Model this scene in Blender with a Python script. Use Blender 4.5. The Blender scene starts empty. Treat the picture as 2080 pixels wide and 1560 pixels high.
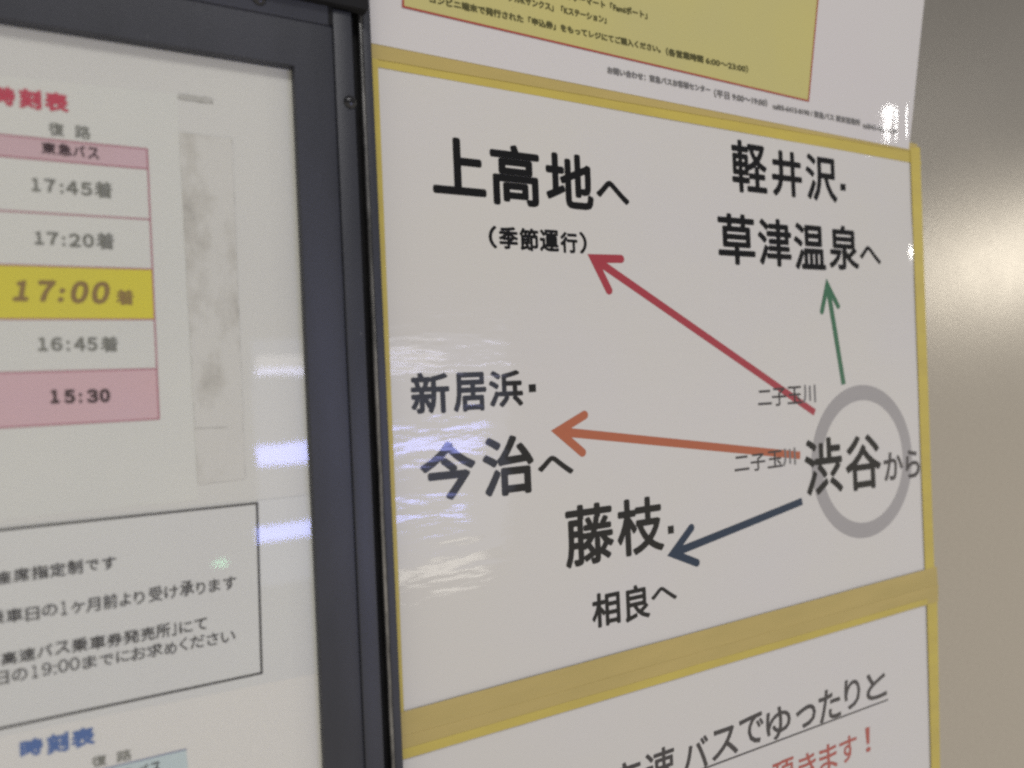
import bpy, math, random
from mathutils import Vector, Matrix

random.seed(7)
scene = bpy.context.scene
COL = scene.collection

# ------------------------------------------------------------------ camera
# World: X runs along the wall, Z is up, the wall is the plane y = 0 and the viewer stands on the -y side.
W_PX, H_PX, F_PX = 2080.0, 1560.0, 1500.0
DIST = 0.38                      # camera to wall, metres
EYE = 1.5                        # height of the camera
VPX, VPY = 3850.0, 655.0         # where the wall's level lines meet in the photograph

dh = Vector((VPX - W_PX / 2, H_PX / 2 - VPY, F_PX)).normalized()   # wall's level direction in camera axes (right, up, forward)
dv = Vector((-0.042, 1.0, 0.0)); dv = (dv - dh * dv.dot(dh)).normalized()
dn = Vector((dh.y * dv.z - dh.z * dv.y, dh.z * dv.x - dh.x * dv.z, dh.x * dv.y - dh.y * dv.x))
if dn.z < 0:
    dn = -dn                     # into the wall

cam_d = bpy.data.cameras.new('camera')
cam = bpy.data.objects.new('camera', cam_d)
COL.objects.link(cam)
right = Vector((dh.x, dn.x, dv.x)); up = Vector((dh.y, dn.y, dv.y)); fwd = Vector((dh.z, dn.z, dv.z))
rot = Matrix((right, up, -fwd)).transposed()
cam.matrix_world = Matrix.Translation((0, -DIST, EYE)) @ rot.to_4x4()
cam_d.sensor_width = 36.0
cam_d.lens = 36.0 * F_PX / W_PX
cam_d.clip_start = 0.01
cam_d.clip_end = 100.0
cam_d.dof.use_dof = True
cam_d.dof.focus_distance = 0.45
cam_d.dof.aperture_fstop = 4.2
scene.camera = cam

# ------------------------------------------------------------------ world, lamps, exposure
world = bpy.data.worlds.new('World'); scene.world = world; world.use_nodes = True
bg = world.node_tree.nodes['Background']
bg.inputs[0].default_value = (1.0, 0.965, 0.91, 1)
bg.inputs[1].default_value = 0.262
# surroundings: dim ceiling, paler floor
_nt = world.node_tree
_tc = _nt.nodes.new('ShaderNodeTexCoord'); _sp = _nt.nodes.new('ShaderNodeSeparateXYZ'); _rp = _nt.nodes.new('ShaderNodeValToRGB')
_nt.links.new(_tc.outputs['Generated'], _sp.inputs[0])
_mr = _nt.nodes.new('ShaderNodeMapRange'); _mr.inputs['From Min'].default_value = -1; _mr.inputs['From Max'].default_value = 1
_nt.links.new(_sp.outputs['Z'], _mr.inputs['Value']); _nt.links.new(_mr.outputs[0], _rp.inputs[0])
_e = _rp.color_ramp.elements
_e[0].position = 0.46; _e[0].color = (2.4, 2.22, 1.93, 1)
_e[1].position = 0.575; _e[1].color = (0.76, 0.745, 0.725, 1)
_nt.links.new(_rp.outputs[0], bg.inputs[0])

def lamp(name, loc, target, sx, sy, power, color):
    d = bpy.data.lights.new(name, 'AREA'); d.shape = 'RECTANGLE'; d.size = sx; d.size_y = sy
    d.energy = power; d.color = color
    o = bpy.data.objects.new(name, d); COL.objects.link(o)
    o.location = loc
    o.rotation_euler = (Vector(target) - Vector(loc)).to_track_quat('-Z', 'Y').to_euler()
    return o

def mirror(px, py, dist):
    """Point at dist in front of the wall whose mirror image in the wall is seen at a pixel of the photograph."""
    u, v = wall_dir(px, py)
    s = dist + DIST
    return Vector((u * s, -dist, EYE + v * s))

def wall_dir(px, py):
    r = Vector((px - W_PX / 2, H_PX / 2 - py, F_PX))
    t = 1.0 / r.dot(dn)
    return r.dot(dh) * t, r.dot(dv) * t

# ceiling lamp of the concourse, above and behind the viewer
lamp('ceiling_lamp', (-0.3, -2.0, EYE + 1.9), (0.2, 0, EYE), 1.6, 0.5, 23.5, (1.0, 0.98, 0.95))
# distant bright lamp along the passage: glints on the laminate, glow on the metal
p = mirror(2045, 530, 2.6)
lamp('passage_lamp', p, (0.6, 0, EYE), 0.26, 0.20, 9.6, (1.0, 0.95, 0.86))
# added slim lamp, unseen, placed and shaped to make the ticket poster's corner glint
p = mirror(1804, 252, 2.6)
lamp('glint_lamp', p, (0.56, 0, EYE + 0.2), 0.030, 0.20, 0.030 * 0.20 * math.pi * 30, (1.0, 0.98, 0.95))
# a lit cooler across the passage with three bluish shelf tubes and a pale front
def shelf(px0, px1, py, hgt, radiance, col):
    a = mirror(px0, py, 1.7); b = mirror(px1, py, 1.7)
    zc = mirror(570, py, 1.7).z
    w = abs(b.x - a.x)
    c = Vector(((a.x + b.x) / 2, -1.7, zc))
    lamp('shelf_lamp', c, c + Vector((0, 1, 0)), w, hgt, radiance * math.pi * w * hgt, col)
shelf(517, 1030, 755, 0.018, 8.5, (0.66, 0.67, 1.0))
shelf(517, 900, 735, 0.034, 2.6, (0.95, 0.93, 1.0))
shelf(517, 985, 921, 0.058, 14.5, (0.38, 0.42, 1.0))
shelf(517, 960, 1078, 0.044, 13.5, (0.36, 0.41, 1.0))
shelf(800, 1000, 1215, 0.060, 4.0, (1.0, 0.95, 0.85))
shelf(517, 1035, 935, 0.66, 0.80, (0.60, 0.68, 1.0))
shelf(517, 537, 880, 0.40, 1.5, (0.86, 0.86, 1.0))
# a small green pilot lamp across the passage
p = mirror(445, 1141, 1.7)
lamp('pilot_lamp', p, p + Vector((0, 1, 0)), 0.030, 0.011, 0.030 * 0.011 * math.pi * 9, (0.35, 1.0, 0.55))

scene.view_settings.view_transform = 'Standard'
scene.view_settings.look = 'None'
scene.view_settings.exposure = 0.08
scene.view_settings.gamma = 1.0
scene.view_settings.use_curve_mapping = False
scene.render.film_transparent = False
scene.cycles.use_denoising = False
scene.cycles.filter_width = 2.6
scene.cycles.max_bounces = 8
scene.cycles.transparent_max_bounces = 16

# ------------------------------------------------------------------ materials
def srgb(r, g, b):
    f = lambda c: (c / 255 / 12.92) if c / 255 <= 0.04045 else ((c / 255 + 0.055) / 1.055) ** 2.4
    return (f(r), f(g), f(b), 1)

def new_mat(name):
    m = bpy.data.materials.new(name); m.use_nodes = True
    nt = m.node_tree
    return m, nt, nt.nodes['Principled BSDF']

def noise(nt, scale, detail=3.0, stretch=(1, 1, 1), rot=(0, 0, 0), rough=0.55):
    tc = nt.nodes.new('ShaderNodeTexCoord')
    mp = nt.nodes.new('ShaderNodeMapping'); mp.inputs['Scale'].default_value = stretch; mp.inputs['Rotation'].default_value = rot
    nt.links.new(tc.outputs['Object'], mp.inputs['Vector'])
    n = nt.nodes.new('ShaderNodeTexNoise'); n.inputs['Scale'].default_value = scale; n.inputs['Detail'].default_value = detail
    n.inputs['Roughness'].default_value = rough
    nt.links.new(mp.outputs[0], n.inputs['Vector'])
    return n

def mix_by_noise(nt, bsdf, a, b, n, lo=0.35, hi=0.65):
    r = nt.nodes.new('ShaderNodeMapRange'); r.inputs['From Min'].default_value = lo; r.inputs['From Max'].default_value = hi
    nt.links.new(n.outputs['Fac'], r.inputs['Value'])
    mx = nt.nodes.new('ShaderNodeMix'); mx.data_type = 'RGBA'
    mx.inputs[6].default_value = a; mx.inputs[7].default_value = b
    nt.links.new(r.outputs[0], mx.inputs[0]); nt.links.new(mx.outputs[2], bsdf.inputs['Base Color'])

def bump(nt, bsdf, n, strength, dist, sock='Normal'):
    b = nt.nodes.new('ShaderNodeBump'); b.inputs['Strength'].default_value = strength; b.inputs['Distance'].default_value = dist
    nt.links.new(n.outputs['Fac'], b.inputs['Height']); nt.links.new(b.outputs[0], bsdf.inputs[sock])

def laminated(name, col, col2=None, coat=1.0, wav=1.0, rough=0.06):
    """Print under a glossy laminate that is a little wavy."""
    m, nt, b = new_mat(name)
    mix_by_noise(nt, b, col, col2 or tuple(c * 0.95 for c in col[:3]) + (1,), noise(nt, 9, 2))
    b.inputs['Roughness'].default_value = 0.6; b.inputs['Specular IOR Level'].default_value = 0.0
    b.inputs['Coat Weight'].default_value = coat; b.inputs['Coat Roughness'].default_value = rough
    n = noise(nt, 22, 3.0, (0.6, 1, 2.3), (0, math.radians(8), 0), 0.5)
    bump(nt, b, n, 0.42 * wav, 0.0010, 'Coat Normal')
    return m

def matte(name, col, col2=None, rough=0.7, nscale=14, spec=0.15):
    m, nt, b = new_mat(name)
    mix_by_noise(nt, b, col, col2 or tuple(c * 0.94 for c in col[:3]) + (1,), noise(nt, nscale, 4))
    b.inputs['Roughness'].default_value = rough; b.inputs['Specular IOR Level'].default_value = spec
    return m

M = {}
WHITE = (0.76, 0.745, 0.73, 1)
M['poster_white'] = laminated('laminated_white', (0.675, 0.655, 0.615, 1), (0.68, 0.66, 0.60, 1))
M['poster_flat'] = laminated('laminated_white_stiff', (0.685, 0.655, 0.63, 1), (0.69, 0.67, 0.635, 1), wav=0.05, rough=0.03)
M['poster_ink'] = laminated('laminated_black_ink', (0.007, 0.007, 0.008, 1))
M['poster_thin_ink'] = laminated('laminated_soft_black_ink', (0.055, 0.05, 0.05, 1))
M['pale_ink'] = laminated('laminated_grey_ink', (0.20, 0.195, 0.19, 1))
M['ring_grey'] = laminated('laminated_ring_grey', (0.40, 0.385, 0.37, 1))
M['red'] = laminated('laminated_red', (0.415, 0.060, 0.076, 1))
M['orange'] = laminated('laminated_orange', (0.46, 0.135, 0.066, 1))
M['green'] = laminated('laminated_green', (0.062, 0.18, 0.10, 1))
M['navy'] = laminated('laminated_navy', (0.020, 0.040, 0.074, 1))
M['soft_red'] = laminated('laminated_soft_red', (0.46, 0.105, 0.08, 1))
M['box_yellow'] = laminated('laminated_pale_yellow', (0.60, 0.54, 0.20, 1), (0.57, 0.52, 0.22, 1))
M['box_ink'] = laminated('laminated_olive_ink', (0.10, 0.095, 0.035, 1))
M['box_border'] = laminated('laminated_red_border', (0.42, 0.07, 0.055, 1))

M['paper'] = matte('timetable_paper', (0.695, 0.695, 0.65, 1), (0.72, 0.715, 0.66, 1))
M['backing'] = matte('backing_paper', (0.70, 0.69, 0.645, 1), (0.68, 0.67, 0.635, 1), nscale=9)
M['notice'] = matte('notice_paper', (0.71, 0.71, 0.675, 1), (0.69, 0.685, 0.66, 1))
M['warm_paper'] = matte('warm_paper', (0.77, 0.745, 0.685, 1), (0.75, 0.735, 0.695, 1), nscale=6)
M['pink'] = matte('pink_print', (0.66, 0.475, 0.515, 1), (0.63, 0.45, 0.47, 1))
M['pink_low'] = matte('pink_print_warm', (0.67, 0.465, 0.50, 1), (0.69, 0.465, 0.475, 1))
M['yellow_cell'] = matte('yellow_print', (0.73, 0.645, 0.07, 1), (0.71, 0.63, 0.085, 1))
M['cyan_cell'] = matte('pale_blue_print', (0.58, 0.68, 0.68, 1))
M['line_red'] = matte('red_line_print', (0.44, 0.15, 0.20, 1))
M['line_blue'] = matte('blue_line_print', (0.16, 0.19, 0.33, 1))
M['ink'] = matte('black_print', (0.035, 0.034, 0.036, 1))
M['ink_plum'] = matte('dark_plum_print', (0.055, 0.030, 0.034, 1))
M['ink_grey'] = matte('faded_grey_print', (0.215, 0.215, 0.185, 1))
M['ink_brown'] = matte('brown_grey_print', (0.31, 0.205, 0.085, 1))
M['ink_red'] = matte('red_print', (0.58, 0.085, 0.125, 1))
M['ink_blue'] = matte('blue_print', (0.085, 0.165, 0.40, 1))
M['smudge'] = matte('grey_smudge', (0.42, 0.41, 0.37, 1), (0.55, 0.54, 0.5, 1), nscale=120)

def tape_mat(name, a, b_):
    m, nt, b = new_mat(name)
    mix_by_noise(nt, b, a, b_, noise(nt, 40, 3, (0.3, 1, 1.2)))
    b.inputs['Roughness'].default_value = 0.42; b.inputs['Specular IOR Level'].default_value = 0.35
    bump(nt, b, noise(nt, 240, 3, (0.08, 1, 1.5)), 0.35, 0.0006)
    return m
M['tape'] = tape_mat('yellow_vinyl', (0.60, 0.485, 0.10, 1), (0.54, 0.43, 0.10, 1))
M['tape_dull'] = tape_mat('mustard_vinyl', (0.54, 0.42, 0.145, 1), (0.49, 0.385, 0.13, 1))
M['tape_clear'] = tape_mat('pale_yellow_vinyl', (0.70, 0.60, 0.24, 1), (0.66, 0.55, 0.2, 1))

# dark powder coat of the case
m, nt, b = new_mat('slate_powder_coat'); M['slate'] = m
mix_by_noise(nt, b, (0.025, 0.027, 0.034, 1), (0.036, 0.038, 0.048, 1), noise(nt, 22, 6, (1.6, 1, 0.5)))
_src = b.inputs['Base Color'].links[0].from_socket
_w = noise(nt, 420, 3, (1, 1, 0.35), (0, 0, 0), 0.7)
_r = nt.nodes.new('ShaderNodeMapRange'); _r.inputs['From Min'].default_value = 0.70; _r.inputs['From Max'].default_value = 0.78
nt.links.new(_w.outputs['Fac'], _r.inputs['Value'])
_m = nt.nodes.new('ShaderNodeMix'); _m.data_type = 'RGBA'; _m.inputs[7].default_value = (0.13, 0.13, 0.135, 1)
nt.links.new(_r.outputs[0], _m.inputs[0]); nt.links.new(_src, _m.inputs[6]); nt.links.new(_m.outputs[2], b.inputs['Base Color'])
b.inputs['Roughness'].default_value = 0.42; b.inputs['Specular IOR Level'].default_value = 0.5
bump(nt, b, noise(nt, 1500, 2), 0.25, 0.0004)
m, nt, b = new_mat('dark_rubber'); M['black'] = m
mix_by_noise(nt, b, (0.010, 0.010, 0.011, 1), (0.016, 0.016, 0.017, 1), noise(nt, 40, 3))
b.inputs['Roughness'].default_value = 0.7; b.inputs['Specular IOR Level'].default_value = 0.15
m, nt, b = new_mat('rubbed_aluminium_edge'); M['edge'] = m
mix_by_noise(nt, b, (0.30, 0.295, 0.29, 1), (0.10, 0.10, 0.10, 1), noise(nt, 55, 6, (3, 1, 0.6), (0, 0, 0), 0.7), 0.40, 0.62)
b.inputs['Metallic'].default_value = 0.9; b.inputs['Roughness'].default_value = 0.28
m, nt, b = new_mat('black_screw_steel'); M['screw'] = m
mix_by_noise(nt, b, (0.03, 0.03, 0.033, 1), (0.05, 0.05, 0.052, 1), noise(nt, 300, 3))
b.inputs['Metallic'].default_value = 0.6; b.inputs['Roughness'].default_value = 0.22

# satin metal wall with fine hairlines
m, nt, b = new_mat('satin_metal'); M['metal'] = m
mix_by_noise(nt, b, (0.475, 0.44, 0.385, 1), (0.525, 0.49, 0.43, 1), noise(nt, 700, 3, (0.25, 1, 1), (0, math.radians(-28), 0)), 0.3, 0.7)
b.inputs['Metallic'].default_value = 0.85
_n = noise(nt, 11, 5, (1, 1, 0.8), (0, 0, 0), 0.65)
_r = nt.nodes.new('ShaderNodeMapRange'); _r.inputs['From Min'].default_value = 0.3; _r.inputs['From Max'].default_value = 0.7
_r.inputs['To Min'].default_value = 0.29; _r.inputs['To Max'].default_value = 0.325
nt.links.new(_n.outputs['Fac'], _r.inputs['Value']); nt.links.new(_r.outputs[0], b.inputs['Roughness'])
bump(nt, b, noise(nt, 900, 4, (0.16, 1, 1), (0, math.radians(-30), 0), 0.6), 0.26, 0.0003)

# clear acrylic cover: reflects by angle, otherwise lets everything through
m = bpy.data.materials.new('clear_acrylic'); m.use_nodes = True; M['acrylic'] = m
nt = m.node_tree; nt.nodes.remove(nt.nodes['Principled BSDF'])
out = nt.nodes['Material Output']
tr = nt.nodes.new('ShaderNodeBsdfTransparent'); tr.inputs[0].default_value = (0.985, 0.99, 0.98, 1)
gl = nt.nodes.new('ShaderNodeBsdfGlossy'); gl.inputs['Roughness'].default_value = 0.03
lw = nt.nodes.new('ShaderNodeLayerWeight'); lw.inputs['Blend'].default_value = 0.5
pw = nt.nodes.new('ShaderNodeMath'); pw.operation = 'POWER'; pw.inputs[1].default_value = 5
fr = nt.nodes.new('ShaderNodeMath'); fr.operation = 'MULTIPLY_ADD'; fr.inputs[1].default_value = 0.94; fr.inputs[2].default_value = 0.06
nt.links.new(lw.outputs['Facing'], pw.inputs[0]); nt.links.new(pw.outputs[0], fr.inputs[0])
mx = nt.nodes.new('ShaderNodeMixShader')
nt.links.new(fr.outputs[0], mx.inputs[0]); nt.links.new(tr.outputs[0], mx.inputs[1]); nt.links.new(gl.outputs[0], mx.inputs[2])
nt.links.new(mx.outputs[0], out.inputs[0])
n = noise(nt, 12, 2); bp = nt.nodes.new('ShaderNodeBump'); bp.inputs['Strength'].default_value = 0.05; bp.inputs['Distance'].default_value = 0.002
nt.links.new(n.outputs['Fac'], bp.inputs['Height']); nt.links.new(bp.outputs[0], gl.inputs['Normal'])

# aged strip: stained paper tape
m, nt, b = new_mat('stained_strip'); M['stained'] = m
n1 = noise(nt, 34, 6, (1.2, 1, 0.7), (0, 0, 0), 0.65)
cr = nt.nodes.new('ShaderNodeValToRGB')
e = cr.color_ramp.elements
e[0].position = 0.24; e[0].color = (0.34, 0.325, 0.29, 1)
e[1].position = 0.50; e[1].color = (0.665, 0.65, 0.60, 1)
x_ = cr.color_ramp.elements.new(0.40); x_.color = (0.57, 0.55, 0.495, 1)
x_ = cr.color_ramp.elements.new(0.70); x_.color = (0.69, 0.675, 0.625, 1)
nt.links.new(n1.outputs['Fac'], cr.inputs[0])
nt.links.new(cr.outputs[0], b.inputs['Base Color'])
b.inputs['Roughness'].default_value = 0.6
bump(nt, b, noise(nt, 90, 5), 0.5, 0.001)

# ------------------------------------------------------------------ geometry helpers
def at(px, py, w=0.0):
    """Wall coordinates (u along the wall, height v) of a point of the photograph, on the plane w metres proud of the wall."""
    u, v = wall_dir(px, py)
    return u * (DIST - w), EYE + v * (DIST - w)

def vpy(x0, y0, x):
    """Follow a level line of the wall from (x0, y0) to column x."""
    return y0 + (VPY - y0) * (x - x0) / (VPX - x0)

def finish(name, verts, faces, mat, parent=None, smooth=False):
    me = bpy.data.meshes.new(name); me.from_pydata(verts, [], faces); me.update()
    if smooth:
        for p_ in me.polygons: p_.use_smooth = True
    me.materials.append(mat)
    o = bpy.data.objects.new(name, me); COL.objects.link(o)
    if parent is not None:
        o.parent = parent
        o.matrix_parent_inverse = parent.matrix_world.inverted()
    return o

def tag(o, label, cat, group=None):
    o['label'] = label; o['category'] = cat
    if group: o['group'] = group
    return o

def thing(name, label, cat, loc, group=None):
    o = bpy.data.objects.new(name, None); COL.objects.link(o); o.empty_display_size = 0.02
    o.matrix_world = Matrix.Translation(loc)
    return tag(o, label, cat, group)

def box(name, u0, u1, v0, v1, w0, w1, mat, parent=None, bev=0.0):
    """Box between u0..u1, v0..v1, from w0 (back) to w1 (front); bev chamfers and rounds the front edges."""
    import bmesh
    bm = bmesh.new()
    co = [(u, -w, v) for w in (w0, w1) for v in (v0, v1) for u in (u0, u1)]
    vs = [bm.verts.new(c) for c in co]
    for f in ((0, 1, 3, 2), (4, 6, 7, 5), (0, 4, 5, 1), (2, 3, 7, 6), (0, 2, 6, 4), (1, 5, 7, 3)):
        bm.faces.new([vs[i] for i in f])
    bmesh.ops.recalc_face_normals(bm, faces=bm.faces)
    if bev > 0:
        bmesh.ops.bevel(bm, geom=list(bm.edges), offset=bev, segments=3, profile=0.5, affect='EDGES', clamp_overlap=True)
    me = bpy.data.meshes.new(name); bm.to_mesh(me); bm.free()
    if bev > 0:
        for p_ in me.polygons: p_.use_smooth = max(abs(c) for c in p_.normal) < 0.999
        me.set_sharp_from_angle(angle=math.radians(50))
    me.materials.append(mat)
    o = bpy.data.objects.new(name, me); COL.objects.link(o)
    if parent is not None:
        o.parent = parent; o.matrix_parent_inverse = parent.matrix_world.inverted()
    return o

def sheet(name, corners, w, mat, parent=None, nu=2, nv=2, disp=None, fine=None, thick=0.00025):
    """A sheet over four wall points (tl, tr, br, bl) as a grid with a real edge; disp(u, v) lifts it off the wall."""
    tl, tr_, br, bl = corners
    ss = [i / nu for i in range(nu + 1)]
    ts = [i / nv for i in range(nv + 1)]
    if fine: ss, ts = fine
    f = lambda s, t: tuple((tl[k] * (1 - s) + tr_[k] * s) * (1 - t) + (bl[k] * (1 - s) + br[k] * s) * t for k in (0, 1))
    verts = []; n_s = len(ss); n_t = len(ts)
    for lay in (0, 1):
        for t in ts:
            for s in ss:
                u, v = f(s, t)
                ww = w + (disp(u, v) if disp else 0) - (thick if lay else 0)
                verts.append((u, -ww, v))
    faces = []
    N = n_s * n_t
    for j in range(n_t - 1):
        for i in range(n_s - 1):
            a = j * n_s + i
            q = (a, a + n_s, a + n_s + 1, a + 1)
            faces.append(q)
            faces.append(tuple(N + k for k in reversed(q)))
    ring = [i for i in range(n_s)] + [j * n_s + n_s - 1 for j in range(1, n_t)] + [(n_t - 1) * n_s + i for i in range(n_s - 2, -1, -1)] + [j * n_s for j in range(n_t - 2, 0, -1)]
    for k in range(len(ring)):
        a, c = ring[k], ring[(k + 1) % len(ring)]
        faces.append((a, c, N + c, N + a))
    o = finish(name, verts, faces, mat, parent)
    for i, p_ in enumerate(o.data.polygons):
        p_.use_smooth = i < (n_s - 1) * (n_t - 1) * 2
    o.data.set_sharp_from_angle(angle=math.radians(40))
    return o

def px_sheet(name, pts, w, mat, parent=None, **k):
    return sheet(name, [at(x, y, w) for x, y in pts], w, mat, parent, **k)

# ---- lettering: outlines of the built-in font, fitted into measured boxes on the sheet
_glyphs = {}
def glyph(txt):
    if txt not in _glyphs:
        cu = bpy.data.curves.new('lettering_outline', 'FONT'); cu.body = txt; cu.size = 1; cu.resolution_u = 3
        o = bpy.data.objects.new('lettering_outline', cu); COL.objects.link(o)
        me = bpy.data.meshes.new_from_object(o.evaluated_get(bpy.context.evaluated_depsgraph_get()))
        vs = [(v.co.x, v.co.y) for v in me.vertices]; fs = [tuple(p_.vertices) for p_ in me.polygons]
        bpy.data.objects.remove(o); bpy.data.curves.remove(cu); bpy.data.meshes.remove(me)
        x0 = min(v[0] for v in vs); x1 = max(v[0] for v in vs); y0 = min(v[1] for v in vs); y1 = max(v[1] for v in vs)
        sx = max(x1 - x0, 1e-6); sy = max(y1 - y0, 1e-6)
        _glyphs[txt] = ([((x - x0) / sx, (y - y0) / sy) for x, y in vs], fs)
    return _glyphs[txt]

class Lettering:
    def __init__(self, w, disp=None):
        self.w = w; self.v = []; self.f = []; self.disp = disp
    def put(self, txt, u0, u1, v0, v1, bold=0.0, boldv=None, slant=0.0):
        gv, gf = glyph(txt)
        bv = bold if boldv is None else boldv
        shifts = [(0, 0)]
        if bold > 0 or bv > 0:
            shifts += [(math.cos(a * math.pi / 4), math.sin(a * math.pi / 4)) for a in range(8)]
        for k, (dx, dy) in enumerate(shifts):
            base = len(self.v)
            for x, y in gv:
                u = u0 + bold + x * (u1 - u0 - 2 * bold) + dx * bold
                v = v0 + bv + y * (v1 - v0 - 2 * bv) + dy * bv
                u += slant * (v - v0)
                lift = self.disp(u, v) if self.disp else 0
                self.v.append((u, -(self.w + lift + k * 4e-6), v))
            self.f += [tuple(i + base for i in f) for f in gf]
    def char(self, txt, xl, xr, yt, yb, bold=0.0, boldv=None, slant=0.0, k=0.6):
        cx, cy = (xl + xr) / 2, (yt + yb) / 2
        s = abs((VPY - cy) / (VPX - cx))
        h = (yb - yt) - k * s * (xr - xl)
        u0 = at(xl, cy, self.w)[0]; u1 = at(xr, cy, self.w)[0]
        v1 = at(cx, cy - h / 2, self.w)[1]; v0 = at(cx, cy + h / 2, self.w)[1]
        self.put(txt, u0, u1, v0, v1, bold, boldv, slant)
    def line(self, txt, xl, yt, yb, xr, bold=0.0, boldv=None):
        ym = (yt + yb) / 2
        u0 = at(xl, ym, self.w)[0]; u1 = at(xr, vpy(xl, ym, xr), self.w)[0]
        v1 = at(xl, yt, self.w)[1]; v0 = at(xl, yb, self.w)[1]
        self.put(txt, u0, u1, v0, v1, bold, boldv)
    def quad(self, pts):
        b0 = len(self.v)
        for x, y in pts:
            u, v = at(x, y, self.w); self.v.append((u, -(self.w + (self.disp(u, v) if self.disp else 0)), v))
        self.f.append(tuple(b0 + i for i in range(len(pts))))
    def build(self, name, mat, parent):
        return finish(name, self.v, self.f, mat, parent)

def px_line(name, pts, width, w, mat, parent):
    """Printed line along level or upright wall points (given in photograph pixels), width in metres."""
    P = [at(x, y, w) for x, y in pts]
    verts = []; faces = []
    for (a, c) in zip(P[:-1], P[1:]):
        d = Vector((c[0] - a[0], c[1] - a[1])).normalized(); n_ = Vector((-d.y, d.x)) * width / 2; e_ = d * width / 2
        b0 = len(verts)
        for q in ((a[0] - e_.x + n_.x, a[1] - e_.y + n_.y), (a[0] - e_.x - n_.x, a[1] - e_.y - n_.y), (c[0] + e_.x - n_.x, c[1] + e_.y - n_.y), (c[0] + e_.x + n_.x, c[1] + e_.y + n_.y)):
            verts.append((q[0], -(w + 3e-6 * b0), q[1]))
        faces.append((b0, b0 + 1, b0 + 2, b0 + 3))
    return finish(name, verts, faces, mat, parent)

def arrow(name, tip, barb_a, barb_b, tail, shaft_w, barb_w, w, mat, parent):
    T = Vector(at(*tip, w)); A = Vector(at(*barb_a, w)); B = Vector(at(*barb_b, w)); E = Vector(at(*tail, w))
    ax = (E - T).normalized()
    verts = []; faces = []
    def poly(pts, dz):
        b0 = len(verts)
        verts.extend((p_.x, -(w + dz), p_.y) for p_ in pts)
        faces.append(tuple(range(b0, b0 + len(pts))))
    n_ = Vector((-ax.y, ax.x)) * shaft_w / 2
    s0 = T + ax * shaft_w * 0.9
    poly([s0 + n_, s0 - n_, E - n_, E + n_], 0)
    for k, C in enumerate((A, B)):
        d = (C - T).normalized()
        side = Vector((-d.y, d.x))
        if side.dot(ax) < 0: side = -side            # points towards the shaft
        r = barb_w / 2
        # outer edge starts at the tip; the round end is centred on C
        out_pt = C - side * r; in_pt = C + side * r
        d2 = (out_pt - T).normalized()
        cosang = max(-1, min(1, d2.dot(ax))); sinang = math.sqrt(1 - cosang ** 2)
        inner = T + ax * (barb_w / max(sinang, 0.2))
        pts = [T, out_pt]
        for i in range(1, 8):
            a = math.pi * i / 8
            pts.append(C - side * r * math.cos(a) + d * r * math.sin(a))
        pts += [in_pt, inner]
        poly(pts, 6e-6 * (k + 1))
    return finish(name, verts, faces, mat, parent)

# ------------------------------------------------------------------ wall
wall = box('wall', -1.2, 3.2, EYE - 1.4, EYE + 1.4, -0.03, 0.0, M['metal'])
wall['kind'] = 'structure'

# ------------------------------------------------------------------ displays on the wall
def gauss(u, v, cu, cv, su, sv):
    return math.exp(-((u - cu) / su) ** 2 - ((v - cv) / sv) ** 2)

# --- route poster
RW = 0.0008
gl_u, gl_v = at(1868, 512, RW)
def route_disp(u, v):
    """Slight waves of the sheet and a lifted fold near its free edge."""
    x = gl_u - u
    fold = 0.0
    if x < 0.052:
        fold = 0.056 * x if x < 0.016 else 0.056 * 0.016 * 0.5 * (1 + math.cos(math.pi * (x - 0.016) / 0.036))
        fold *= math.exp(-((v - gl_v - 0.006) / 0.019) ** 2) * (1 + 0.10 * math.sin(v * 700 + u * 300))
    return max(fold, 0) + 0.0002 * math.sin(u * 23 + 1.3 * math.sin(v * 17)) * math.sin(v * 14 + 0.6) + 0.0002
RT = lambda: Lettering(RW + 0.00012, route_disp)
rp_loc = (at(780, 1440)[0], -RW, at(780, 1440)[1])
route = thing('route_poster', 'white poster of bus destinations with coloured arrows fanning out from a grey ring', 'poster', rp_loc)
ss = [i / 60 for i in range(54)] + [0.885 + 0.115 * i / 60 for i in range(61)]
ts = [i / 80 for i in range(81)]
rc = [at(762, 118, RW), at(1862, 318, RW), at(1889, 1190, RW), at(806, 1490, RW)]
sheet('paper_sheet', rc, RW, M['poster_white'], route, disp=route_disp, fine=(ss, ts))

def chars(parent, mat, lst, bold, w_factory=RT, name='lettering', **k):
    L = w_factory()
    for c in lst:
        L.char(*c, bold=bold, **k)
    return L.build(name, mat, parent)

chars(route, M['poster_ink'], [('上', 877, 985.6, 277, 400), ('高', 996, 1096, 292, 422), ('地', 1108, 1204.5, 309, 427)], 0.00100)
chars(route, M['poster_ink'], [('へ', 1211, 1278, 368, 414)], 0.0008, k=0.0)
chars(route, M['poster_ink'], [('（', 992, 1009, 458, 505), ('季', 1013, 1052, 460, 507), ('節', 1055, 1094, 463, 511), ('運', 1096, 1135, 466, 512), ('行', 1138, 1173, 471, 515), ('）', 1177, 1192, 471, 516)], 0.00048)
chars(route, M['poster_ink'], [('軽', 1486, 1557, 284, 396), ('井', 1567, 1628, 305, 403), ('沢', 1636, 1699, 313, 412)], 0.00088)
L = RT(); L.quad([(1706, 373), (1706.5, 387), (1717.5, 388), (1717, 374)]); L.build('lettering', M['poster_ink'], route)
chars(route, M['poster_ink'], [('草', 1458, 1533, 433, 540), ('津', 1539, 1607, 443, 543), ('温', 1612, 1676, 453, 550), ('泉', 1683, 1744, 457, 550)], 0.00088)
chars(route, M['poster_ink'], [('へ', 1746, 1789, 500, 536)], 0.0006, k=0.0)
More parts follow.
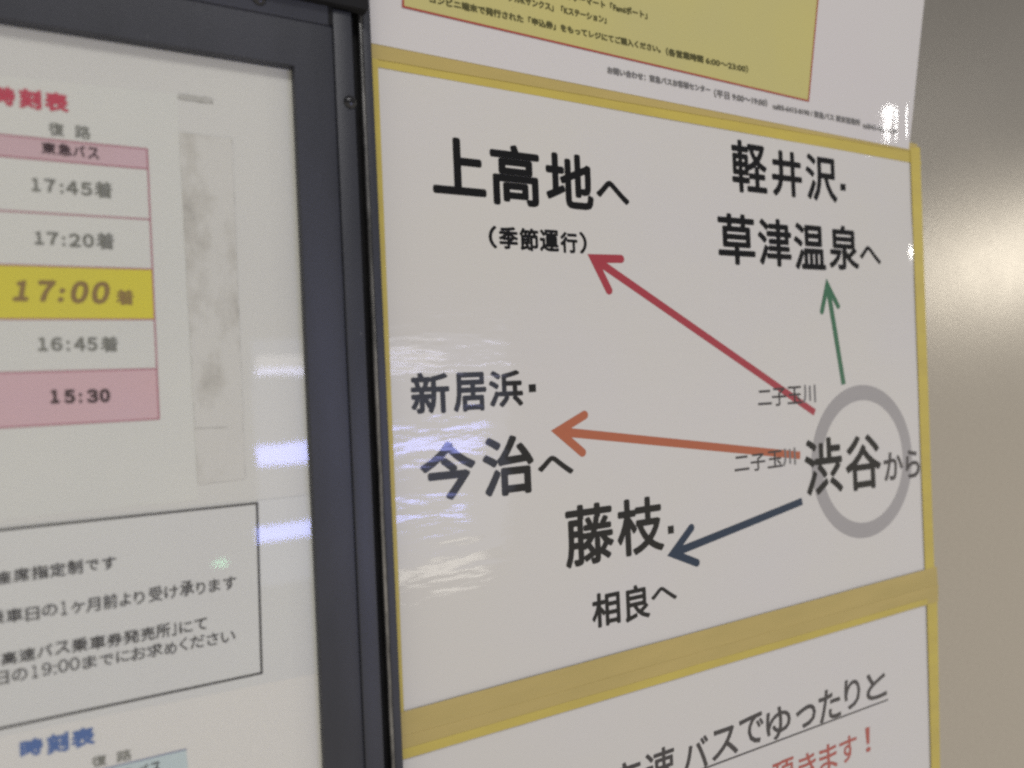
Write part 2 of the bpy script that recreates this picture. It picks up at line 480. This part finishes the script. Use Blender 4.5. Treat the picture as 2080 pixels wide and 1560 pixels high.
chars(route, M['poster_ink'], [('新', 834, 913, 755, 842), ('居', 920, 988, 755, 837), ('浜', 993, 1062, 751, 828)], 0.00068)
L = RT(); L.quad([(1073.4, 781), (1074.4, 797), (1089, 796), (1088, 780)]); L.build('lettering', M['poster_ink'], route)
chars(route, M['poster_ink'], [('今', 853, 967, 893, 1020), ('治', 980, 1085, 881, 1010)], 0.00098)
chars(route, M['poster_ink'], [('へ', 1092, 1165, 925, 966)], 0.0007, k=0.0)
chars(route, M['poster_ink'], [('藤', 1147, 1247, 1018, 1153), ('枝', 1253, 1348, 1006, 1131)], 0.00088)
L = RT(); L.quad([(1356, 1069), (1357, 1085), (1369, 1083), (1368, 1067)]); L.build('lettering', M['poster_ink'], route)
chars(route, M['poster_ink'], [('相', 1202, 1260, 1198, 1276), ('良', 1269, 1320, 1184, 1264)], 0.00060)
chars(route, M['poster_ink'], [('へ', 1322, 1375, 1191, 1222)], 0.00050, k=0.0)

AW = RW + 0.00008
# the ring round the starting point
cu_, cv_ = at(1755, 937, AW)
verts = []; faces = []; NR = 96
for i in range(NR):
    a = 2 * math.pi * i / NR
    for r in (0.0593, 0.0475):
        u = cu_ + r * math.cos(a); v = cv_ + r * math.sin(a)
        verts.append((u, -(AW - 0.00002 + route_disp(u, v)), v))
for i in range(NR):
    j = (i + 1) % NR
    faces.append((2 * i, 2 * i + 1, 2 * j + 1, 2 * j))
finish('ring', verts, faces, M['ring_grey'], route)
def drape(o, f):
    for v in o.data.vertices:
        v.co.y -= f(v.co.x, v.co.z)
    o.data.update()
for tip, a, b_, tail, sw, bw, mat, sub in (
    ((1193, 516), (1261, 526), (1237, 590), (1655, 838), 0.0052, 0.0053, 'red', 60),
    ((1119, 875), (1187, 843), (1183, 919), (1625, 925), 0.0055, 0.0054, 'orange', 60),
    ((1678, 565), (1669, 633), (1702, 622), (1713.5, 781), 0.0049, 0.0044, 'green', 20),
    ((1355, 1129), (1404, 1072), (1415, 1143), (1629, 1018), 0.0054, 0.0053, 'navy', 40)):
    o = arrow('arrow', tip, a, b_, tail, sw, bw, AW, M[mat], route)
    # cut the long shaft into short steps so that it lies on the wavy sheet
    me = o.data; vs = [v.co.copy() for v in me.vertices]; fs = [tuple(p_.vertices) for p_ in me.polygons]
    q = fs[0]; nv = [tuple(v) for v in vs]; nf = fs[1:]
    a0, a1, e1, e0 = (vs[i] for i in q); b0 = len(nv)
    for i in range(sub + 1):
        t = i / sub
        nv.append(tuple(a0.lerp(e0, t))); nv.append(tuple(a1.lerp(e1, t)))
    for i in range(sub):
        nf.append((b0 + 2 * i, b0 + 2 * i + 1, b0 + 2 * i + 3, b0 + 2 * i + 2))
    me.clear_geometry(); me.from_pydata(nv, [], nf); drape(o, route_disp)

chars(route, M['poster_thin_ink'], [('二', 1539, 1567, 792, 823), ('子', 1568, 1597, 787, 825), ('玉', 1599, 1629, 784, 821)], 0.00022)
chars(route, M['pale_ink'], [('川', 1630, 1657, 781, 819)], 0.00040)
chars(route, M['poster_thin_ink'], [('二', 1491, 1521, 925, 957), ('子', 1524, 1554, 920, 957), ('玉', 1558, 1589, 914, 951)], 0.00022)
chars(route, M['pale_ink'], [('川', 1589, 1616, 909, 947)], 0.00040)
chars(route, M['poster_ink'], [('渋', 1634, 1711, 886, 1008), ('谷', 1717, 1790, 880, 998)], 0.00096)
chars(route, M['poster_thin_ink'], [('か', 1795, 1834, 916, 977), ('ら', 1839, 1868, 912, 972)], 0.00060)

# --- upper poster: overlaps the tape
UW = 0.0021
cn_u, cn_v = at(1822, 255, UW); ce_u, ce_v = at(1855, 252, UW)
def upper_disp(u, v):
    r1 = 0.00006 * math.exp(-((u - cn_u - 0.001 - (v - cn_v) * 0.12) / 0.0062) ** 2) * math.exp(-((v - cn_v) / 0.030) ** 2)
    r2 = 0.00036 * math.exp(-((u - ce_u - 0.003) / 0.0075) ** 2) * math.exp(-((v - ce_v + 0.004) / 0.024) ** 2)
    return r1 + r2 + 0.00004 * math.sin(u * 19) * math.sin(v * 11)
uc = [at(742, -120, UW), at(1884, -60, UW), at(1846, 303, UW), at(748, 86, UW)]
up_loc = (uc[3][0], -UW, uc[3][1])
upper = thing('ticket_poster', 'white poster with a pale yellow text box in a red border, above the yellow tape', 'poster', up_loc)
ss2 = [i / 50 for i in range(43)] + [0.86 + 0.14 * i / 90 for i in range(91)]
ts2 = [i / 70 for i in range(71)]
sheet('paper_sheet', uc, UW, M['poster_flat'], upper, disp=upper_disp, fine=(ss2, ts2))
TB = UW + 0.00016
px_sheet('text_box', [(820, -110), (1672, -90), (1642.5, 205), (818.6, 13.4)], TB, M['box_yellow'], upper, nu=40, nv=20, disp=upper_disp, thick=0.00004)
px_line('text_box_border', [(821, -100), (818.6, 13.4), (1642.5, 205), (1667, -60)], 0.0011, TB + 0.00028, M['box_border'], upper)
UL = lambda: Lettering(TB + 0.00035)
def uline(txt, xl, yt, yb, xr, bold, mat):
    L = UL(); L.line(txt, xl, yt, yb, xr, bold); L.build('lettering', mat, upper)
uline('コンビニ端末で発行された「申込券」をもってレジにてご購入ください。', 872, -12, 5, 1342, 0.00017, M['box_ink'])
uline('（各営業時間', 1353, 96, 112, 1429, 0.00020, M['box_ink'])
uline('6:00～23:00）', 1434, 114, 130, 1520, 0.00016, M['box_ink'])
uline('サークルKサンクス」「Kステーション」', 1003, -22, -5, 1232, 0.00017, M['box_ink'])
uline('ファミリーマート「Famiポート」', 1118, -26, -9, 1315, 0.00017, M['box_ink'])
uline('お問い合わせ：東急バスお客様センター', 1234, 134, 149, 1443, 0.00017, M['pale_ink'])
uline('（平日 9:00～19:00）', 1451, 180, 197, 1559, 0.00015, M['pale_ink'])
uline('tel03-6413-0190 / 東急バス 東京営業所', 1570, 208, 222, 1748, 0.00017, M['pale_ink'])
uline('tel045-482-5139', 1753, 249, 260, 1822, 0.00015, M['pale_ink'])

# --- lower poster
LW = 0.0008
lc = [at(800, 1530, LW), at(1893, 1205, LW), at(1908, 1800, LW), at(815, 2300, LW)]
lower = thing('slogan_poster', 'white poster with underlined black slogan and red line of text, below the wide tape', 'poster', (lc[3][0], -LW, lc[3][1]))
sheet('paper_sheet', lc, LW, M['poster_white'], lower, nu=8, nv=8)
LT = lambda: Lettering(LW + 0.00012)
chars(lower, M['poster_thin_ink'], [('高', 1237, 1303, 1541, 1640), ('速', 1310, 1372, 1513, 1605), ('バ', 1385, 1440, 1494, 1572), ('ス', 1445, 1499, 1472, 1545), ('で', 1502, 1552, 1446, 1519),
    ('ゆ', 1556, 1607, 1430, 1507), ('っ', 1617, 1658, 1428, 1482), ('た', 1663, 1708, 1394, 1469), ('り', 1715, 1748, 1374, 1443), ('と', 1759, 1801, 1360, 1425)], 0.00046, LT)
px_line('underline', [(1236, 1634), (1803, 1421.5)], 0.0012, LW + 0.00012, M['poster_thin_ink'], lower)
chars(lower, M['soft_red'], [('頂', 1570, 1614, 1538, 1610), ('き', 1622, 1658, 1525, 1588), ('ま', 1664, 1701, 1507, 1572), ('す', 1705, 1741, 1491, 1552), ('！', 1758, 1768, 1476, 1529)], 0.00030, LT)

# --- yellow tapes
GT = 'yellow tapes framing the posters'
TW = 0.0016
def tape(pts, w, mat, label, nu=24, thick=0.00012, jit=0.00025):
    P = [at(x, y, w) for x, y in pts]
    rnd = random.Random(label)
    o = px_sheet('yellow_tape', pts, w, mat, None, nu=nu, nv=2, thick=thick)
    # slightly uneven cut edges
    for v in o.data.vertices:
        v.co.x += rnd.uniform(-jit, jit) * 0.5; v.co.z += rnd.uniform(-jit, jit) * 0.5
    # put the origin on the tape
    c = Vector((P[0][0], -w, P[0][1]))
    for v in o.data.vertices: v.co -= c
    o.location = c
    return tag(o, label, 'tape', GT)
tape([(752, 80), (1862, 292), (1872, 334), (756, 134)], TW - 0.0002, M['tape'], 'yellow tape along the top of the arrow poster, partly under the ticket poster')
tape([(752, 80), (1862, 293), (1866, 310), (754, 118)], TW + 0.00015, M['tape_dull'], 'mustard tape directly under the lower edge of the ticket poster')  # darker strip laid over the upper part of the top yellow tape
tape([(740, 70), (766, 95), (822, 1470), (790, 1500)], TW + 0.0001, M['tape'], 'thin yellow tape edge running down beside the dark case frame')
tape([(1849, 300), (1869, 299), (1899, 1190), (1881, 1195)], TW + 0.0003, M['tape'], 'narrow upright yellow tape closing the arrow poster on the bare metal side')
tape([(790, 1454), (1903, 1151), (1905, 1190), (794, 1507)], TW + 0.0004, M['tape_dull'], 'wide mustard tape directly below the arrow poster')
tape([(794, 1503), (1906, 1187), (1906, 1222), (796, 1550)], TW + 0.00052, M['tape_dull'], 'second mustard tape lapping the wide one, above the slogan poster')
tape([(796, 1529), (1884, 1216), (1884, 1227.5), (798, 1549)], TW + 0.00064, M['tape'], 'thin bright yellow tape edge along the top of the slogan poster')
tape([(1883, 1215), (1904, 1212), (1911, 1640), (1894, 1640)], TW + 0.0003, M['tape'], 'narrow upright yellow tape beside the slogan poster')
tape([(792, 1540), (813, 1538), (828, 1760), (800, 1760)], TW - 0.0006, M['tape'], 'short yellow tape edge between the dark frame and the slogan poster')

# ------------------------------------------------------------------ notice case
FW = 0.0145           # front face of the rails
AC = 0.0105           # acrylic
PW = 0.0085           # papers
def U(px, py, w): return at(px, py, w)[0]
def V(px, py, w): return at(px, py, w)[1]
case = thing('notice_case', 'dark slate metal notice case holding timetables behind a clear cover', 'notice case', (U(600, 700, 0), 0, EYE - 0.6))
ui = U(600, 210, FW); um = U(681, 210, FW)
us0 = U(684, 210, FW + .002); us1 = U(722, 210, FW + .002)
ur0 = U(735, 210, .0135); ur1 = U(744, 210, .0135)
uo = U(757.5, 150, .012)
vt = V(590, 132, FW)             # lower edge of the top rail
zb = EYE - 0.6; zt = EYE + 0.55
left_end = -0.75
vs_top = V(700, 21, FW + .002)
box('retaining_strip', us0, us1, zb, vs_top, 0.0, FW + 0.0016, M['slate'], case, bev=0.0006)
box('channel', um, uo - 0.001, zb, zt, 0.0, 0.0085, M['black'], case)
box('edge_rib', ur0, ur1, zb, zt, 0.0085, 0.0140, M['edge'], case, bev=0.0018)
box('outer_strip', ur1 + 0.0002, uo, zb, zt, 0.0, 0.0120, M['slate'], case, bev=0.0005)
import bmesh
_bm = bmesh.new()
_out = [(left_end, vt), (ui, vt), (ui, zb), (um + 0.0003, zb), (um + 0.0003, zt), (left_end, zt)]
_f = _bm.faces.new([_bm.verts.new((u, -0.0, v)) for u, v in _out])
_ex = bmesh.ops.extrude_face_region(_bm, geom=[_f])
bmesh.ops.translate(_bm, verts=[g for g in _ex['geom'] if isinstance(g, bmesh.types.BMVert)], vec=(0, -FW, 0))
bmesh.ops.recalc_face_normals(_bm, faces=_bm.faces)
bmesh.ops.bevel(_bm, geom=[e for e in _bm.edges if all(abs(v.co.y + FW) < 1e-6 for v in e.verts)], offset=0.0007, segments=3, profile=0.5, affect='EDGES')
_me = bpy.data.meshes.new('rail'); _bm.to_mesh(_me); _bm.free()
for p_ in _me.polygons: p_.use_smooth = max(abs(c) for c in p_.normal) < 0.999
_me.set_sharp_from_angle(angle=math.radians(50))
_me.materials.append(M['slate'])
_o = bpy.data.objects.new('rail', _me); COL.objects.link(_o)
_o.parent = case; _o.matrix_parent_inverse = case.matrix_world.inverted()
v_strip = V(560, 30, FW + .001)
box('retaining_strip', left_end, U(668, 40, FW + .001), v_strip, zt, FW - 0.0006, FW + 0.0010, M['slate'], case, bev=0.0004)
box('hood', left_end, uo - 0.0035, V(650, 1, FW + .005), zt + 0.02, FW - 0.001, FW + 0.0055, M['black'], case, bev=0.0006)
box('back_board', left_end, um, zb, zt - 0.002, 0.0040, 0.00835, M['backing'], case)
box('corner_joint', U(667, 35, FW + .001), U(676, 35, FW + .001), V(672, 50, FW + .001), zt, FW - 0.0007, FW + 0.0012, M['black'], case)

def screw(px, py, w, r):
    u, v = at(px, py, w)
    verts = []; faces = []; n_ = 28; rings = 7
    for k in range(rings):
        a = (math.pi / 2) * k / (rings - 1)
        for i in range(n_):
            t = 2 * math.pi * i / n_
            verts.append((u + r * math.cos(a) * math.cos(t), -(w + r * 0.62 * math.sin(a)), v + r * math.cos(a) * math.sin(t)))
    for k in range(rings - 1):
        for i in range(n_):
            j = (i + 1) % n_
            faces.append((k * n_ + i, k * n_ + j, (k + 1) * n_ + j, (k + 1) * n_ + i))
    o = finish('screw', verts, faces, M['screw'], case, smooth=True)
    s = r * 0.60
    f = box('drive_slot', u - s, u + s, v - s * 0.16, v + s * 0.16, w + r * 0.42, w + r * 0.625, M['black'])
    f.parent = o
    return o
screw(711, 208, FW + 0.0014, 0.0034)
screw(526, -2, FW + 0.0008, 0.0034)
# cover with its own thickness, front surface only reflects
px0, px1 = left_end, ui + 0.002
finish('cover_sheet', [(px0, -AC, zb), (px1, -AC, zb), (px1, -AC, vt + 0.002), (px0, -AC, vt + 0.002)], [(0, 1, 2, 3)], M['acrylic'], case)

# --- pink timetable sheet
def p_(x, y, w=PW): return at(x, y, w)
TWt = PW
pk = thing('timetable_sheet', 'white timetable sheet with pink and yellow cells and red heading', 'timetable', (p_(0, 1057)[0], -TWt, p_(0, 1057)[1]))
px_sheet('paper_sheet', [(-330, 120), (360, 190), (403, 1016), (-330, 1090)], TWt, M['paper'], pk, nu=4, nv=4)
CW = TWt + 0.00006; GW = CW + 0.00006; IW = GW + 0.00006
ux = at(312, 600, CW)[0]
def cell(name, y0, y1, mat):
    """Cell between two heights, heights read at the table's far edge."""
    v1 = at(301 + (y0 - 303) * 0.0425, y0, CW)[1]; v0 = at(301 + (y1 - 303) * 0.0425, y1, CW)[1]
    finish(name, [(-0.35, -CW, v0), (ux, -CW, v0), (ux, -CW, v1), (-0.35, -CW, v1)], [(0, 1, 2, 3)], mat, pk)
cell('header_cell', 303, 343.5, M['pink'])
cell('highlighted_cell', 547, 648.7, M['yellow_cell'])
cell('shaded_cell', 749, 850.8, M['pink_low'])
verts = []; faces = []
def bar(u0, u1, v0, v1, w):
    b0 = len(verts); verts.extend([(u0, -w, v0), (u1, -w, v0), (u1, -w, v1), (u0, -w, v1)]); faces.append((b0, b0 + 1, b0 + 2, b0 + 3))
t2 = 0.00030
for i, y in enumerate((303, 343.5, 445.8, 547, 648.7, 749, 850.8)):
    vv = at(301 + (y - 303) * 0.0425, y, CW)[1]
    bar(-0.35, ux + t2, vv - t2, vv + t2, GW + i * 3e-6)
bar(ux - t2, ux + t2, at(324, 850.8, CW)[1], at(301, 303, CW)[1], GW + 3e-5)
finish('table_grid', verts, faces, M['line_red'], pk)
PT = lambda: Lettering(IW)
chars(pk, M['ink_red'], [('時', -12, 31, 174, 216), ('刻', 38, 84, 179, 223), ('表', 90, 139, 186, 229)], 0.00042, PT)
chars(pk, M['ink_grey'], [('復', 99, 130, 248, 277), ('路', 152, 184, 254, 283)], 0.00010, PT)
chars(pk, M['ink_plum'], [('東', 84, 114, 288, 314), ('急', 117, 146, 291, 317), ('バ', 148, 173, 295, 319), ('ス', 178, 201, 299, 324)], 0.00016, PT)
def times(mat, lst, bold, slant=0.0):
    chars(pk, mat, lst, bold, PT, slant=slant)
times(M['ink_grey'], [('１', 64, 82, 361, 389), ('７', 90, 113, 363, 391), ('：', 122, 129, 373, 393), ('４', 134, 159, 367, 396), ('５', 164, 187, 370, 398), ], 0.00028)
for c_ in (('着', 191, 228, 368, 403), ('着', 195, 232, 472, 507), ('着', 204, 240, 683, 715)):
    times(M['ink_grey'], [c_], 0.00012)
times(M['ink_grey'], [('１', 70, 89, 470, 497), ('７', 95, 119, 471, 498), ('：', 126, 133, 480, 500), ('２', 140, 164, 474, 502), ('０', 168, 191, 475, 503), ], 0.00028)
times(M['ink_brown'], [('１', 24, 56, 569, 612), ('７', 70, 106, 569, 613), ('：', 116, 128, 585, 614), ('０', 139, 175, 570, 617), ('０', 182, 218, 571, 618)], 0.00055, 0.18)
times(M['ink_brown'], [('着', 235, 272, 588, 620)], 0.00014)
times(M['ink_grey'], [('１', 77, 97, 685, 713), ('６', 103, 127, 685, 713), ('：', 135, 142, 692, 713), ('４', 150, 174, 685, 713), ('５', 177, 198, 685, 713), ], 0.00028)
times(M['ink_plum'], [('１', 102, 121, 791, 820), ('５', 130, 153, 791, 820), ('：', 160, 167, 798, 819), ('３', 176, 200, 790, 819), ('０', 202, 224, 789, 818)], 0.00042)

# --- notice sheet with black box
NWt = PW + 0.0003
ns = thing('notice_sheet', 'white notice sheet with boxed black text on seat reservations', 'notice', (p_(0, 1480)[0], -NWt, p_(0, 1480)[1]))
px_sheet('paper_sheet', [(-330, 1105), (640, 1005), (652, 1366), (-330, 1562)], NWt, M['notice'], ns, nu=4, nv=4)
px_line('box_outline', [(-300, 1108), (522, 1022), (531.5, 1367), (-300, 1544)], 0.0011, NWt + 0.00008, M['ink'], ns)
NT = lambda: Lettering(NWt + 0.00010)
chars(ns, M['ink'], [('座', -9, 23, 1159, 1188), ('席', 27, 60, 1152, 1183), ('指', 63, 99, 1147, 1178), ('定', 101, 134, 1142, 1173), ('制', 137, 168, 1136, 1168), ('で', 174, 201, 1136, 1160), ('す', 207, 236, 1130, 1158)], 0.00016, NT)
chars(ns, M['ink'], [('乗', -24, 9, 1239, 1270), ('車', 12, 47, 1234, 1266), ('日', 52, 80, 1232, 1262), ('の', 85, 117, 1226, 1253), ('１', 124, 136, 1220, 1250), ('ヶ', 144, 173, 1220, 1247), ('月', 174, 204, 1213, 1244), ('前', 209, 239, 1205, 1238),
    ('よ', 243, 266, 1203, 1232), ('り', 272, 294, 1200, 1228), ('受', 302, 330, 1190, 1223), ('け', 334, 362, 1189, 1217), ('承', 365, 394, 1179, 1212), ('り', 399, 417, 1181, 1208), ('ま', 424, 447, 1175, 1203), ('す', 453, 480, 1170, 1199)], 0.00012, NT)
chars(ns, M['ink'], [('高', 2, 35, 1322, 1352), ('速', 38, 72, 1315, 1345), ('バ', 75, 107, 1308, 1336), ('ス', 111, 142, 1301, 1330), ('乗', 145, 179, 1294, 1326), ('車', 182, 215, 1289, 1321), ('券', 217, 249, 1284, 1315), ('発', 250, 284, 1278, 1309), ('売', 286, 315, 1272, 1303), ('所', 317, 346, 1265, 1297),
    ('」', 349, 358, 1265, 1292), ('に', 364, 391, 1261, 1287), ('て', 395, 421, 1255, 1281)], 0.00014, NT)
chars(ns, M['ink'], [('日', -12, 18, 1362, 1393), ('の', 24, 56, 1356, 1385), ('１', 65, 77, 1350, 1378), ('９', 85, 105, 1345, 1373), ('：', 109, 115, 1350, 1370), ('０', 118, 139, 1338, 1367), ('０', 141, 162, 1334, 1363), ('ま', 167, 197, 1330, 1359), ('で', 202, 231, 1328, 1353), ('に', 236, 264, 1320, 1346),
    ('お', 266, 297, 1312, 1342), ('求', 298, 331, 1306, 1336), ('め', 334, 359, 1303, 1331), ('く', 365, 381, 1294, 1323), ('だ', 386, 416, 1289, 1318), ('さ', 420, 444, 1284, 1312), ('い', 449, 478, 1281, 1306)], 0.00010, NT)

# --- blue timetable sheet
BW = PW + 0.0002
bs = thing('blue_timetable_sheet', 'cream timetable sheet with blue heading and pale blue cell under the boxed notice', 'timetable', (p_(0, 1560)[0], -BW, p_(0, 1560)[1] - 0.05))
px_sheet('paper_sheet', [(-330, 1540), (656, 1352), (668, 1800), (-330, 1900)], BW, M['warm_paper'], bs, nu=4, nv=4)
BT = lambda: Lettering(BW + 0.00010)
chars(bs, M['ink_blue'], [('時', 40, 88, 1497, 1540), ('刻', 94, 140, 1486, 1533), ('表', 144, 193, 1475, 1521)], 0.00042, BT)
chars(bs, M['ink_grey'], [('復', 186, 217, 1532, 1560), ('路', 236, 268, 1521, 1549)], 0.00012, BT)
px_sheet('header_cell', [(-300, 1683), (378, 1522), (383, 1570), (-300, 1740)], BW + 0.00006, M['cyan_cell'], bs, thick=0.00003)
px_line('table_rule', [(-300, 1683), (378, 1522)], 0.0006, BW + 0.00009, M['line_blue'], bs)
chars(bs, M['ink'], [('東', 212, 240, 1566, 1594), ('急', 246, 274, 1558, 1586), ('バ', 280, 302, 1552, 1577), ('ス', 305, 327, 1546, 1572)], 0.00014, BT)

# --- aged strip and smear on the backing
SW = PW + 0.0003
o = px_sheet('stained_tape', [(364, 268), (471, 281), (498, 972), (402, 984)], SW, M['stained'], None, nu=6, nv=40)
rnd = random.Random(3)
for v in o.data.vertices:
    v.co.x += rnd.uniform(-1, 1) * 0.00025
tag(o, 'stained upright paper tape strip beside the timetable with grey blotches', 'tape strip')
px_line('crease', [(399, 870), (461, 868)], 0.0004, SW + 0.0001, M['smudge'], o)
sm = px_sheet('tape_residue', [(362, 190), (432, 199), (433, 209), (362, 199)], PW + 0.0003, M['smudge'], None, nu=10, nv=2)
for v in sm.data.vertices:
    v.co.z += rnd.uniform(-1, 1) * 0.0006
tag(sm, 'thin grey smear of old tape residue above the stained strip', 'tape residue')
